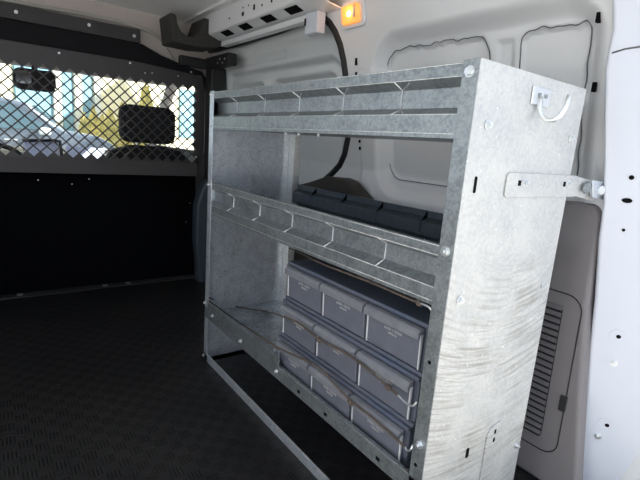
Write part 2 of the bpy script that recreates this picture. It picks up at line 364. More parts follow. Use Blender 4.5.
# grey trim panel with louvred vent, behind the end panel
PX = .60
t = thing('side_trim_panel', 'grey plastic side trim panel with louvred vent beside the rear pillar', 'trim panel', (PX, .15, 0))
MB().prism([(PX, y, z) for y, z in ((-.115, 0), (-.10, .10), (-.066, .35), (-.036, .60), (-.026, .80), (-.02, .862), (-.002, .885), (.05, .886), (.47, .86), (.50, .84), (.50, 0))], (.05, 0, 0)).build('panel', M['trim'], t, .014, 4)
def vr(d, n=5): return rr(-.012-d, .26+d, .118-d, .605+d, .035+d, n)
g = MB().tube([(PX-.0005, y+(-.028*(.6-z)*0 - .018*(.6-z)), z) for y, z in vr(.012)], .002, 6, closed=True).build('vent_outline', M['vent_dark'], t)
MB().prism([(PX-.0015, y-.018*(.6-z), z) for y, z in rr(.028, .25, .145, .575, .012)], (.003, 0, 0)).build('vent_cavity', M['vent_dark'], t)
for k in range(21):
    z = .152+k*.0205; y0 = .030-.018*(.6-z)
    MB().prism([(PX-.0025, y0, z), (PX-.009, y0, z+.004), (PX-.004, y0, z+.0145), (PX-.0015, y0, z+.0145)], (0, .215, 0)).build('vent_slat', M['slat'], t)
MB().box(PX-.006, PX+.002, -.034, -.014, .262, .312).build('latch', M['vent_dark'], t, .002)

# rear pillar (D pillar) right of the trim
def pilx(y, z): return .555 - .12*(z-.9) - .5*y
def pil(px, py):
    d = _f + (px-320)/FOC*_r - (py-240)/FOC*_u
    k = (.555+.108 - (CAM.x + .12*CAM.z + .5*CAM.y))/(d.x + .12*d.z + .5*d.y); return CAM+k*d
edge = [pil(*p) for p in ((611, -40), (612, 0), (612, 30), (608, 48), (604.5, 70), (603.5, 120), (603, 200), (598, 240), (594, 300), (588, 360), (582, 430), (575, 480), (570, 520))]
bot = edge[-1]; edge.append(bot + (bot-edge[-2])*((bot.z)/max(.01, edge[-2].z-bot.z)))
back = []
for p in edge[::-1]:
    y = p.y-.36
    back.append(Vector((pilx(y, p.z), y, p.z)))
wp = struct(MB().prism(edge+back, (.06, .015, 0)).build('wall_rear', M['pillar'], None, .010, 3), 'pale blue-white painted rear door pillar with punched holes', 'pillar')
nrm = Vector((1, .5, .12)).normalized()
def disc(mb, px, py, a, b=None, h=.0015):
    c = pil(px, py); n_ = 16; u_ = Vector((.447, -.894, 0)).normalized(); v_ = nrm.cross(u_).normalized(); b = b or a
    P = [c-nrm*h+u_*a*cos(2*pi*k/n_)+v_*b*sin(2*pi*k/n_) for k in range(n_)]; mb.prism(P, nrm*(h+.002))
for px, py, a, b in ((631.5, 177.5, .006, .006), (627, 200.5, .012, .0065), (623.5, 230, .004, .004), (618.5, 336.5, .006, .006), (607, 425, .006, .006)):
    hb = MB(); disc(hb, px, py, a, b, .0022); hb.build('punched_hole', M['hole'], wp)
for px, py in ((617.5, 336), (605, 424)):
    rg = MB(); disc(rg, px, py, .020, .020, .0015); rg.build('pressed_ring', M['pillar'], wp)
for px, py in ((614, 363), (598, 436)):
    MB().bolt(pil(px, py), -nrm, .0085).build('bolt', M['zinc'], wp)
MB().tube([pil(612, 53)-nrm*.0005, pil(625, 49)-nrm*.0005, pil(645, 46)-nrm*.0005], .002, 6).build('panel_joint', M['seam'], wp)

# wheel arch cover
t = tag(MB().prism([(.535, y, z) for y, z in ((1.62, 0), (1.58, .60), (1.50, .72), (1.40, .780), (1.30, .805), (1.16, .848), (1.04, .853), (.995, .845), (.85, .765), (.70, .65), (.62, .5), (.60, 0))], (.072, 0, 0))
        .build('wheel_arch_cover', M['arch'], None, .012, 3), 'dark taupe moulded wheel arch cover between shelving and white wall', 'cover')

# ================================================================== BULKHEAD
bx0, bx1 = XL+.01, .465
t = bk = thing('bulkhead_partition', 'black steel bulkhead with diamond mesh screen behind the cab seats', 'partition', (-.4, YB, 0))
MB().box(bx0, bx1-.01, YB+.06, YB+.075, .0, .735).build('lower_panel', M['lowp'], t)
MB().box(bx0, bx1-.005, YB+.012, YB+.076, 0, .004).build('floor_flange', M['bar'], t)
MB().box(bx0, bx1-.005, YB-.012, YB+.06, 0, .0035).build('floor_flange', M['bar'], t)
P = .0645; S = .0085; ht = P/2; hi = ht-S*.62
zt, zb = 1.312, .806; x1 = .412
rows = int(round((zt-zb)/ht))-1; ht_z = (zt-zb)/(rows+1); hz_i = ht_z-S*.62
mb = MB(); th = .003
cols = int((x1-(bx0+.05))/P)
def dia(cx, cz):
    o_ = [(cx-ht, cz), (cx, cz+ht_z), (cx+ht, cz), (cx, cz-ht_z)]; i_ = [(cx-hi, cz), (cx, cz+hz_i), (cx+hi, cz), (cx, cz-hz_i)]
    vs = []
    for (x, z) in o_+i_: vs.append((x, YB, z))
    for (x, z) in o_+i_: vs.append((x, YB+th, z))
    fs = []
    for k in range(4):
        j = (k+1) % 4; fs += [(k, j, 4+j, 4+k), (8+k, 8+j, 12+j, 12+k), (4+k, 4+j, 12+j, 12+k)]
    mb.add(vs, fs)
for r_ in range(rows):
    cz = zb+ht_z*(r_+1); off = 0 if r_ % 2 == 0 else ht
    n_ = cols if r_ % 2 == 0 else cols-1
    for c_ in range(n_): dia(x1-ht-off-c_*P, cz)
def tri(a, b, c):
    mb.add([(a[0], YB, a[1]), (b[0], YB, b[1]), (c[0], YB, c[1]), (a[0], YB+th, a[1]), (b[0], YB+th, b[1]), (c[0], YB+th, c[1])], [(0, 1, 2), (3, 4, 5)])
xl_ = x1-cols*P
for c_ in range(cols):   # saw-tooth fillers top and bottom
    xc = x1-c_*P
    for zz, s_ in ((zb, 1), (zt if rows % 2 else zt, -1)):
        off = 0
        if s_ == -1 and rows % 2 == 0: off = -ht
        a = (xc+off, zz); 
        tri((xc-ht+off, zz), (xc+ht+off, zz), (xc+off, zz+s_*ht_z))
for r_ in range(0, rows, 1):
    cz = zb+ht_z*(r_+1)
    if r_ % 2 == 1:
        tri((x1, cz-ht_z), (x1, cz+ht_z), (x1-ht, cz)); tri((xl_, cz-ht_z), (xl_, cz+ht_z), (xl_+ht, cz))
mb.build('mesh_screen', M['scr'], t)
fr_ = MB()
fr_.box(bx0, xl_, YB, YB+th, .735, 1.40); fr_.box(x1, bx1, YB, YB+th, .0, 1.375)
fr_.box(xl_-.001, x1+.001, YB, YB+th, zt, 1.40); fr_.prism([(xl_-.001, YB, zb), (xl_-.001, YB-.022, .722), (xl_-.001, YB-.019, .722), (xl_-.001, YB+th, zb)], (x1-xl_+.002, 0, 0))
fr_.box(bx0, x1, YB-.021, YB+.062, .722, .725)
fr_.build('screen_border', M['scr'], t)
MB().prism([(bx0, YB-.004, 1.402), (bx0, YB-.004, 1.505), (.06, YB-.004, 1.505), (.17, YB-.004, 1.462), (.32, YB-.004, 1.425), (.44, YB-.004, 1.405), (.475, YB-.004, 1.36), (.475, YB-.004, 1.25), (.44, YB-.004, 1.375), (.05, YB-.004, 1.40)], (0, .003, 0)).build('upper_band', M['band'], t)
MB().box(bx0, .045, YB-.03, YB-.004, 1.503, 1.578).build('top_bar', M['bar'], t, .003)
for px, py in ((16, 12), (89, 25), (134, 36)):
    MB().cyl(at(px, py, 'y', YB-.03), (0, -1, 0), .009, .006, 16).build('bolt', M['zinc'], t, .002)
for px, py in ((59, 53), (130, 63), (191, 72), (196, 157), (194, 170), (38, 180), (72, 184), (89, 179), (190, 203), (186, 222), (145, 73), (152, 73), (178, 76)):
    rr_ = .006 if py in (53, 63, 72, 157, 170) else .0035
    yy = YB-.001 if py < 175 else YB+.06
    MB().cyl(at(px, py, 'y', yy), (0, -1, 0), rr_, .004, 12).build('bolt', M['zinc'], t, .001)
for px, py in ((20, 294.5), (105, 285.5), (128, 283)):
    MB().cyl(at(px, py, 'z', .004), (0, 0, 1), .017, .003, 18).build('washer', M['zinc'], t, .001)
    
# headliner behind the bulkhead and its cream edge
o = struct(MB().prism([(x, YB+.03, z) for x, z in ((XL, 1.395), (.30, 1.395), (.60, 1.20), (.60, 1.74), (XL, 1.74))], (0, .02, 0)).build('trim_4', M['head']), 'beige grey headliner panel above the black bulkhead', 'headliner')
P_ = [at(px, py, 'y', YB+.018) for px, py in ((-30, -6), (30, 5), (80, 13.5), (120, 22), (140, 28), (152, 33), (161, 42), (168, 52), (176, 64))]
MB().tube(P_, .010, 8).build('headliner_edge', M['cream'], o)

# foam block, black bracket, blue-grey trim near the bulkhead corner
y0 = 2.16
fo = [(.132, 1.650), (.150, 1.500), (.30, 1.497), (.40, 1.508), (.530, 1.575), (.49, 1.62), (.46, 1.655), (.33, 1.665), (.315, 1.62), (.30, 1.575), (.27, 1.55), (.235, 1.545), (.20, 1.56), (.178, 1.60), (.168, 1.645)]
tag(MB().prism([(x, y0, z) for x, z in fo], (0, .20, 0)).build('foam_block', M['foam'], None, .008, 3), 'dark grey foam block with scooped hollow under the roof corner', 'foam block')
t = thing('door_hinge_bracket', 'black bracket fixed at the front top corner of sliding door', 'bracket', (.45, 2.30, 1.40))
MB().box(.27, .46, 2.38, 2.42, 1.415, 1.475).build('arm', M['black'], t, .008)
MB().box(.44, .50, 2.06, 2.40, 1.415, 1.485).build('housing', M['black'], t, .008)
for (y, z) in ((2.10, 1.45), (2.13, 1.43), (2.17, 1.455), (2.2, 1.435)):
    MB().cyl((.44, y, z), (-1, 0, 0), .006, .004, 10).build('screw', M['zinc'], t)
MB().box(.455, .56, 2.33, 2.43, .70, 1.43).build('post', M['black'], t, .01)
pts = [at(px, py, 'y', 2.32) for px, py in ((207, 180), (202, 190), (197, 206), (196, 240), (198, 262), (200, 300), (201, 345))]
tp = MB().prism(pts+[Vector((.60, 2.32, pts[-1].z)), Vector((.60, 2.32, pts[0].z))], (0, .09, 0)).build('door_pocket_trim', M['bluegrey'], None, .02, 4)
tag(tp, 'blue-grey moulded trim glimpsed between bulkhead and galvanised shelving', 'trim')

# ================================================================== SHELVING UNIT
L_ = 1.26; D_ = .43; H_ = 1.17; WF = .038
U = thing('shelving_unit', 'galvanised steel three-tier van shelving unit fixed along the right wall', 'shelving unit', (.215, .63, 0))
def end_panel(y, sgn, m):
    """sheet in the plane y with front, back and top returns; sgn=+1 returns point to +y"""
    th = .002; e = MB()
    e.strip([(.0, y+sgn*WF, 0), (0, y, 0), (D_, y, 0), (D_, y+sgn*.045, 0)], (0, 0, H_), .002 if sgn < 0 else -.002)
    e.box(.0, D_, min(y, y+sgn*.02), max(y, y+sgn*.02), H_-.002, H_)
    return e.build('end_panel', m, U, .0015, 2)
near = end_panel(0, 1, M['endp']); far = end_panel(L_, -1, M['galv'])
# front flange of the near panel sits as a strip with its own colour of zinc
MB().box(-.0015, .0005, .0015, WF, .001, H_-.001).build('front_flange', M['tray'], near)
def fence(y0, y1, zt_, zrb, zl, zm, back=False):
    prof = [(.010, zt_), (0, zt_), (0, zrb), (.030, zrb-.014), (.030, zl+.015), (0, zl), (0, zm)]
    X = (lambda x: D_-x) if back else (lambda x: x)
    X0 = X; X = (lambda x: X0(x)+(.003 if not back else -.003))
    return MB().strip([(X(x), y0, z) for x, z in prof], (0, y1-y0, 0), -.0015 if not back else .0015)
for i, (zt_, zrb, zl, zm) in enumerate(((1.1645, 1.140, 1.068, 1.029), (.802, .781, .710, .679))):
    y0, y1 = .004, L_-.004
    MB().box(0.002, D_-.002, y0, y1, zm-.0005, zm+.0015).build('shelf_tray', M['tray'], U)
    fence(y0, y1, zt_, zrb, zl, zm).build('front_fence', M['tray'], U, .0008, 1)
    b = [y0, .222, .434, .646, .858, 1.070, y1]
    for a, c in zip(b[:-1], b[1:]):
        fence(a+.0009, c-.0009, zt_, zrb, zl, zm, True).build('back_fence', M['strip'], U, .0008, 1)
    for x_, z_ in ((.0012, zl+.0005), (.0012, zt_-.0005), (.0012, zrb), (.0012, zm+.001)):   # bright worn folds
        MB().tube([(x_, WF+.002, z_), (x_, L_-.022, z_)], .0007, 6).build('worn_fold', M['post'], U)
    for y in (.222, .434, .646, .858, 1.070):   # divider clips hooked into the folded front
        r_ = MB(); f0, f1 = .0015, .0300
        r_.tube([(f0, y, zrb-.001), (f1, y, zrb-.015), (f1, y, zl+.014), (f0, y, zl+.001)], .0016, 6)
        if i == 0:
            r_.tube([(f1, y, zrb-.015), (f0+.006, y-.040, zrb-.004)], .0011, 6); r_.tube([(f1, y, zl+.016), (f0+.006, y-.030, zl+.004)], .0011, 6)
        r_.build('divider_clip', M['zinc'], U)
    MB().box(.001, .03, y0, y1, zm-.008, zm).build('hem', M['tray'], U)
    for y in (.76, .67, .55):
        if i == 0: MB().cyl((.17, y+.18, zm-.001), (0, 0, -1), .006, .010, 8).build('nut', M['zinc'], U)
# bottom shelf
MB().box(.002, D_-.002, .004, L_-.004, .2235, .2255).build('shelf_tray', M['shelf'], U)
MB().box(.392, D_-.003, 1.212, L_-.0025, .0, H_-.004).build('corner_post', M['post'], U, .002)
MB().strip([(.012, .004, .2527), (0, .004, .2527), (0, .004, .2085), (.02, .004, .2085)], (0, L_-.008, 0), -.0015).build('front_lip', M['tray'], U, .0008, 1)
MB().strip([(D_-.012, .004, .2527), (D_, .004, .2527), (D_, .004, .2085), (D_-.02, .004, .2085)], (0, L_-.008, 0), .0015).build('back_lip', M['tray'], U)
MB().box(-.004, -.0015, .622, 1.222, .209, .287).build('retaining_plate', M['tray'], U, .001, 1)
for px, py in ((212.5, 316), (240.5, 341), (276.5, 371.5), (275, 350)):
    c = at(px, py, 'x', -.004); MB().bolt(c, (-1, 0, 0), .0075 if px != 275 else .005).build('bolt', M['zinc'], U)
for y in (.14, .36, .50):
    MB().box(-.0022, -.0005, y-.007, y+.007, .222, .232).build('punched_slot', M['hole'], U)
for z in (.545, .29): MB().cyl((-.0025, .023, z), (1, 0, 0), .0045, .002, 12).build('punched_hole', M['hole'], U)
# floor rails
MB().strip([(.03, .004, .0), (0, .004, 0), (0, .004, .034), (.006, .004, .034)], (0, L_-.008, 0), -.002).build('floor_rail', M['galv'], U, .0008, 1)
MB().strip([(D_-.03, .004, .0), (D_, .004, 0), (D_, .004, .034)], (0, L_-.008, 0), .002).build('floor_rail', M['galv'], U)
# bolts on flanges
for (x, y, z) in ((-.002, .020, 1.146), (-.002, .020, .795), (-.002, .020, .345)):
    MB().bolt((x, y, z), (-1, 0, 0), .0095).build('bolt', M['zinc'], U)
for (y, z) in ((L_-.02, 1.155), (L_-.014, .795), (L_-.004, .27), (L_-.004, .018)):
    MB().bolt((-.001, y, z), (-1, 0, 0), .0065).build('bolt', M['zinc'], U)
for (x, z) in ((.047, 1.052), (.393, 1.049), (.039, .690), (.392, .678), (.407, .203)):
    MB().bolt((x, -.0005, z), (0, -1, 0), .0085).build('bolt', M['zinc'], near)
for q_ in ((.032, .040, .917, .951, .004), (.158, .170, .258, .286, .006)): MB().prism([(x, -.0012, z) for x, z in rr(*q_)], (0, .002, 0)).build('punched_slot', M['hole'], near)
# small plate low on the end panel
MB().prism([(x, -.0045, z) for x, z in ((.240, 0), (.240, .292), (.252, .312), (.296, .318), (.296, 0))], (0, .004, 0)).build('foot_plate', M['endp'], near, .001)
for x, z in ((.272, .296), (.272, .272)): MB().box(x-.004, x+.004, -.0052, -.004, z-.006, z+.006).build('punched_slot', M['hole'], near)
# coat hook
hp = MB().box(.188, .262, -.0045, -.0005, 1.108, 1.146).build('coat_hook', M['zinc'], near, .002)
MB().tube([(.215, -.006, 1.125), (.215, -.008, 1.100), (.216, -.014, 1.087), (.218, -.026, 1.077), (.220, -.040, 1.077), (.222, -.052, 1.086), (.223, -.059, 1.102), (.224, -.063, 1.128)], [.0055]*7+[.005], 10).build('hook_arm', M['zinc'], hp)
for x in (.213, .240): MB().cyl((x, -.0045, 1.129), (0, -1, 0), .0045, .0025, 12).build('rivet', M['tray'], hp)
# wall bracket
br = MB().prism([(x, -.0045, z) for x, z in rr(.143, .465, .908, .962, .010)], (0, .004, 0)).build('wall_bracket', M['endp'], U, .0012)
pA, pB, pC, pD = Vector((.464, -.004, .960)), at(594, 181, 'y', -.008), at(594, 201, 'y', -.008), Vector((.464, -.004, .910))
MB().prism([pA, pB, pC, pD], (0, .004, 0)).build('bracket_tail', M['endp'], br, .001)
qA, qB, qC, qD = [at(px, py, 'y', -.022) for px, py in ((593, 180), (606, 182), (606, 200), (593, 198))]
MB().prism([qA, qB, qC, qD], (0, .008, 0)).build('wall_clamp', M['galv'], br, .002)
for x in (.200, .405):
    MB().bolt((x+.012, -.0045, .940), (0, -1, 0), .0085).build('bolt', M['zinc'], br)
for x in (.200, .405): MB().box(x-.014, x-.002, -.0050, -.004, .934, .946).build('punched_slot', M['hole'], br)
MB().cyl(at(586, 188, 'y', -.013), (-.1, -1, 0), .015, .004, 20).build('disc_washer', M['tray'], br, .001)
MB().cyl(at(600, 190, 'y', -.023), (-.3, -1, 0), .012, .006, 20).build('disc_washer', M['zinc'], br, .001)

# ================================================================== BIN UNITS
def bin_unit(z0, h, dx, dy, label):
    y0, y1 = .068+dy, .664+dy; xf = .034+dx
    t = thing('parts_bin_cabinet', label, 'bin cabinet', (.2, .36, z0), 'grey tilt-out bin cabinets stacked on the bottom shelf')
    c = MB().box(xf+.012, .36, y0, y1, z0+.001, z0+h-.001)
    c.build('cabinet_body', M['bintop'], t, .004, 2)
    MB().box(xf+.002, xf+.03, y0-.004, y1+.004, z0+h-.011, z0+h).build('top_rim', M['bintop'], t, .003, 2)
    MB().box(xf+.002, xf+.03, y0-.004, y1+.004, z0+.001, z0+.012).build('bottom_rim', M['bintop'], t, .003, 2)
    w = (y1-y0-.012)/3
    for k in range(3):
        a = y0+.008+k*w; b = a+w-.006
        d = MB().prism([(xf+.012, a+.005, z0+.014), (xf+.002, a+.005, z0+.016), (xf-.003, a+.005, z0+h-.020), (xf+.012, a+.005, z0+h-.016)], (0, b-a-.008, 0)).build('tilt_bin', M['bin'], t, .0025, 2)
        a += .002; b -= .004
        MB().prism([(xf+.004, a, z0+h-.013), (xf-.010, a, z0+h-.015), (xf-.017, a, z0+h-.022), (xf-.0155, a, z0+h-.039), (xf-.012, a, z0+h-.039), (xf-.010, a, z0+h-.027), (xf+.002, a, z0+h-.024)], (0, b-a+.004, 0)).build('pull_lip', M['binlid'], d, .0015, 2)
        MB().prism([(xf-.0045, b-.002, z0+h-.030), (xf-.0005, b-.002, z0+.016), (xf+.004, b-.002, z0+.016), (xf+.004, b-.002, z0+h-.028)], (0, .004, 0)).build('side_edge', M['edge'], d, .0006, 1)
        if k == 0:
            MB().prism([(xf-.0045, a+.001, z0+h-.030), (xf-.0005, a+.001, z0+.016), (xf+.004, a+.001, z0+.016), (xf+.004, a+.001, z0+h-.028)], (0, .004, 0)).build('side_edge', M['edge'], d, .0006, 1)
        e = MB(); cy = (a+b)/2; rn = random.Random(3)
        for row, (n_, zz, hh, sp) in enumerate(((10, z0+h-.056, .0075, .0062), (6, z0+h-.065, .0045, .0050))):
            for q in range(n_):
                yy = cy-(q-(n_-1)/2)*sp; xs = xf-.0012
                kind = rn.randrange(4)
                e.box(xs-.0012, xs+.003, yy-.0020, yy-.0010, zz, zz+hh)
                if kind != 0: e.box(xs-.0012, xs+.003, yy-.0015, yy+.0016, zz+(hh-.001 if kind > 1 else 0), zz+(hh if kind > 1 else .001))
                if kind > 0: e.box(xs-.0012, xs+.003, yy+.0008, yy+.0018, zz, zz+hh*.9)
        e.build('embossed_mark', M['emboss'], d)
    return t
bin_unit(.2258, .1165, -.012, .012, 'slate grey three-bin cabinet at the bottom of the stack')
bin_unit(.3425, .1320, -.006, .006, 'slate grey three-bin cabinet in the middle of the stack')
bin_unit(.4747, .1330, 0, 0, 'slate grey three-bin cabinet on top of the stack')

# elastic cords
def smooth(P, n=6):
    P = [Vector(p) for p in P]; Q = []
    for i in range(len(P)-1):
        p0, p1, p2, p3 = P[max(i-1, 0)], P[i], P[i+1], P[min(i+2, len(P)-1)]
        for k in range(n):
            t_ = k/n; Q.append(.5*((2*p1)+(p2-p0)*t_+(2*p0-5*p1+4*p2-p3)*t_*t_+(3*p1-p0-3*p2+p3)*t_**3))
    return Q+[P[-1]]
def cord(P, label, knots, hook):
    t = thing('elastic_cord', label, 'cord', P[-1], 'tan elastic cords across the bin stack')
    MB().tube(smooth(P), .0032, 8).build('cord', M['cord'], t)
    for p in knots:
        p = Vector(p); d = Vector((0, .008, .004)); MB().tube([p-d, p-d*.5, p, p+d*.5, p+d], [.003, .0065, .0075, .0065, .003], 10).build('knot', M['cord'], t)
    MB().tube(smooth(hook, 5), .0028, 8).build('hook', M['zinc'], t)
X = lambda px, py, x=.004: at(px, py, 'x', x)
cord([at(289, 248, 'y', 1.22), at(300, 253, 'x', .2), at(312, 259, 'x', .06), X(330, 267, .01), X(370, 282, .008), X(400, 295, .006), X(419, 303, .006)], 'tan elastic cord running just under the middle shelf', [X(419, 303, .006)],
     [X(419, 303, .006), X(425, 305, .004), X(430, 308, .004), X(433, 313, .006)])
cord([(.006, 1.235, .300), at(225, 304, 'z', .2325), at(250, 309, 'z', .2325), at(270, 313, 'z', .2325)+Vector((-.02, 0, .01)), X(284, 317, -.002), X(300, 324, .000), X(320, 340, .002), X(345, 353, .004), X(370, 371, .006), X(388, 387, .008), X(398, 395, .006)], 'tan elastic cord crossing the middle row of bins', [X(319, 340, .002), X(388, 387, .008)],
     [X(398, 395, .006), X(405, 402, .002), X(412, 406, 0), X(417, 402, .004)])
cord([(.006, 1.235, .285), at(230, 316, 'z', .2325), X(270, 343, -.006), X(285, 351, -.006), X(318, 367, -.006), X(335, 385, -.004), X(350, 400, -.004), X(375, 420, -.002), X(395, 438, -.002), X(405, 447, 0)], 'tan elastic cord crossing the lowest row of bins', [X(350, 402, -.004)],
     [X(405, 447, 0), X(408, 451, -.002), X(411, 449, -.002), X(413, 445, .002)])

# ================================================================== CAB
struct(MB().box(XL, .60, 2.52, 3.42, 1.50, 1.56).build('ceiling', M['head']), 'dark underside of the cab roof', 'ceiling')
# passenger door side with window, A pillar, windshield
sx = .62
o = struct(MB().box(sx, sx+.04, YB+.1, 4.4, -.05, .875).build('wall_cab', M['dash']), 'dark lower part of the passenger door', 'wall')
MB().box(sx-.03, sx+.04, 2.53, 2.97, .87, 1.5).build('door_post', M['head'], o)
MB().box(sx-.03, sx+.04, 2.9, 3.5, 1.385, 1.5).build('door_header', M['head'], o)
MB().tube(smooth([(sx, 4.15, .84), (sx-.02, 3.85, 1.10), (sx-.04, 3.55, 1.30), (sx-.06, 3.40, 1.38), (sx-.09, 3.25, 1.43)]), .045, 10).build('front_pillar', M['head'], o)
struct(MB().prism([(sx+.01, 2.96, .87), (sx+.01, 2.96, 1.39), (sx+.01, 3.42, 1.39), (sx+.01, 3.9, 1.08), (sx+.01, 4.12, .87)], (.004, 0, 0)).build('window_1', M['glass']), 'passenger door window seen through the bulkhead mesh', 'window')
struct(MB().prism([(XL, 3.36, 1.42), (.55, 3.36, 1.42), (.60, 4.15, .82), (XL, 4.15, .82)], (0, .004, .003)).build('window_2', M['glass']), 'windscreen seen through the bulkhead mesh', 'window')
struct(MB().box(XL, .55, 3.26, 3.40, 1.375, 1.50).build('trim_5', M['head']), 'windscreen header trim', 'trim')
struct(MB().box(XL-.04, XL, YB+.1, 4.4, -.05, .875).build('wall_cab', M['dash']), 'dark lower part of the driver door', 'wall')
db = MB().prism([(XL+.02, y, z) for y, z in ((3.35, .1), (3.30, .62), (3.40, .74), (3.62, .775), (4.1, .80), (4.2, .1))], (1.9, 0, 0)).build('dashboard', M['dash'], None, .03, 3)
tag(db, 'black dashboard below the windscreen beyond the bulkhead', 'dashboard')
# bonnet
tag(MB().prism([(XL+.05, y, z) for y, z in ((4.26, .3), (4.26, .74), (4.6, .68), (4.95, .55), (5.0, .1), (4.9, -.2), (4.26, -.2))], (1.85, 0, 0)).build('van_bonnet', M['white'], None, .04, 3), 'white van bonnet ahead of the windscreen', 'bonnet')
def along(px, py, y): return at(px, py, 'y', y)
c0, c1 = along(24, 141, 3.45), along(58, 141.5, 3.45)
pb, pc = along(25, 158, 3.35), along(59, 159, 3.35)
tag(MB().prism([c0, c1, pc, pb], (0, .006, .003)).build('paper_sheet', M['paper'], None), 'pale blue paper lying at the foot of the windscreen', 'paper')
fr2 = MB().tube([c0+Vector((-.01, -.005, .004)), c0+Vector((.05, -.005, .008)), c1+Vector((-.03, -.005, .006)), c1+Vector((.012, -.005, .003)), pc+Vector((.02, -.01, .0))], .011, 6).build('dash_pad', M['dash'])
tag(fr2, 'dark ragged pad edge around the pale blue paper', 'pad')
c0, c1 = along(66, 146, 3.5), along(104, 149, 3.5); pb, pc = along(66, 160, 3.4), along(105, 160, 3.4)
tag(MB().prism([c0, c1, pc, pb], (0, .006, .003)).build('paper_sheet', M['paper']), 'pale blue paper on the dashboard left of the headrest', 'paper')
# steering wheel
cc = along(-4, 172, 3.02); t = thing('steering_wheel', 'black steering wheel rim at the left behind the mesh', 'steering wheel', tuple(cc))
ring = []
for k in range(32):
    a = 2*pi*k/32; ring.append(cc+Vector((.185*cos(a), .08*sin(a), .17*sin(a))))
MB().tube(ring, .017, 8, closed=True).build('rim', M['dash'], t)
hb = MB().cyl(cc+Vector((0, -.01, 0)), (0, -.9, .43), .06, .04, 20); hb.tube([cc, ring[0]], .014, 6); hb.tube([cc, ring[16]], .014, 6); hb.build('hub', M['dash'], t, .005)
MB().tube([cc, cc+Vector((0, .34, -.10))], .03, 10).build('column', M['dash'], t)
# passenger seat
ys = 2.66
sc = at(146, 124, 'y', ys)
t = thing('passenger_seat', 'black passenger seat with headrest behind the diamond mesh', 'seat', (sc.x, ys, .0))
a, b = at(119, 103, 'y', ys), at(174, 145, 'y', ys)
def soft(x0, x1, y0, y1, z0, z1, r):
    return MB().prism([(x, y0, z) for x, z in rr(x0, x1, z0, z1, r, 5)], (0, y1-y0, 0))
soft(a.x, b.x, ys-.055, ys+.055, b.z, a.z, .06).build('headrest', M['seat'], t, .035, 4)
for dx in (-.06, .06): MB().cyl((sc.x+dx, ys, .82), (0, 0, 1), .007, .12, 10).build('headrest_post', M['chrome'], t)
l_, r_ = at(104, 150, 'y', ys).x, .46
MB().prism([(x, ys-.06, z) for x, z in ((l_, .25), (l_-.01, .70), (l_+.03, .86), (sc.x-.10, .900), (sc.x+.12, .900), (r_-.09, .875), (r_, .78), (r_, .25))], (0, .13, 0)).build('backrest', M['seat'], t, .035, 4)
MB().box(l_, r_, ys-.02, ys+.55, .05, .38).build('seat_cushion', M['seat'], t, .05, 4)
# driver's seat is off frame; rear-view mirror
mc = at(35, 80, 'y', 3.2)
t = thing('rear_view_mirror', 'black rear-view mirror high behind the left of the mesh', 'mirror', tuple(mc))
soft(mc.x-.125, mc.x+.125, 3.2, 3.235, mc.z-.07, mc.z+.07, .045).build('mirror_housing', M['dash'], t, .008, 3)
soft(mc.x-.11, mc.x-.02, 3.196, 3.201, mc.z-.03, mc.z+.05, .02).build('mirror_glass', M['chrome'], t)
MB().tube([mc+Vector((0, .03, .03)), mc+Vector((0, .09, .12))], .012, 8).build('stalk', M['dash'], t)

# ================================================================== OUTSIDE
GZ = -.58
struct(MB().box(-60, 60, -40, 80, GZ-.1, GZ).build('ground', M['asphalt']), 'grey asphalt outside the van', 'ground')
struct(MB().box(-30, 30, 7.2, 40, GZ, -.38).build('trim_6', M['pave']), 'raised pale forecourt beyond the windscreen', 'pavement')
# parked car, side-on, front to the right
CY = 8.5; cg = -.38
t = thing('parked_car', 'blue-grey car parked side-on beyond the windscreen', 'car', (-1.0, CY, cg))
K = .975
prof = [(-3.3, .45), (-3.28, .95), (-3.05, 1.12), (-2.55, 1.66), (-2.0, 1.76), (-.55, 1.77), (-.12, 1.70), (.30, 1.38), (.45, 1.30), (.95, 1.24), (1.22, 1.10), (1.32, .85), (1.32, .40), (-3.2, .35)]
MB().prism([(x, CY, cg+z) for x, z in prof], (0, 1.8, 0)).build('car_body', M['car'], t, .07, 4)
for nm, P_ in (('side_window', ((-2.75, 1.22), (-2.42, 1.60), (-1.62, 1.66), (-1.62, 1.24))), ('side_window', ((-1.55, 1.24), (-1.55, 1.66), (-.75, 1.67), (-.75, 1.26))), ('side_window', ((-.68, 1.26), (-.68, 1.67), (-.30, 1.64), (.12, 1.36), (.16, 1.29)))):
    MB().prism([(x, CY-.008, cg+z) for x, z in P_], (0, .012, 0)).build(nm, M['carglass'], t)
MB().prism([(-.02, CY+.15, cg+1.665), (.30, CY+.15, cg+1.405), (.30, CY+1.65, cg+1.405), (-.02, CY+1.65, cg+1.665)], (.02, 0, .022)).build('windscreen', M['carglass'], t)
for x in (-2.5, .55):
    w_ = MB().cyl((x, CY-.02, cg+.36), (0, 1, 0), .35, .24, 28).build('wheel', M['tyre'], t, .02)
    MB().cyl((x, CY-.03, cg+.36), (0, 1, 0), .21, .02, 18).build('wheel_hub', M['chrome'], w_)
MB().prism([(1.02, CY-.006, cg+1.05), (1.25, CY-.006, cg+1.0), (1.24, CY-.006, cg+.88), (1.0, CY-.006, cg+.93)], (0, .02, 0)).build('headlamp', M['headl'], t)
MB().box(.02, .20, CY-.18, CY-.01, cg+1.20, cg+1.32).build('door_mirror', M['headl'], t, .03)
for x in (-1.45, -.45): MB().box(x, x+.18, CY-.03, CY, cg+1.08, cg+1.105).build('door_handle', M['chrome'], t, .005)
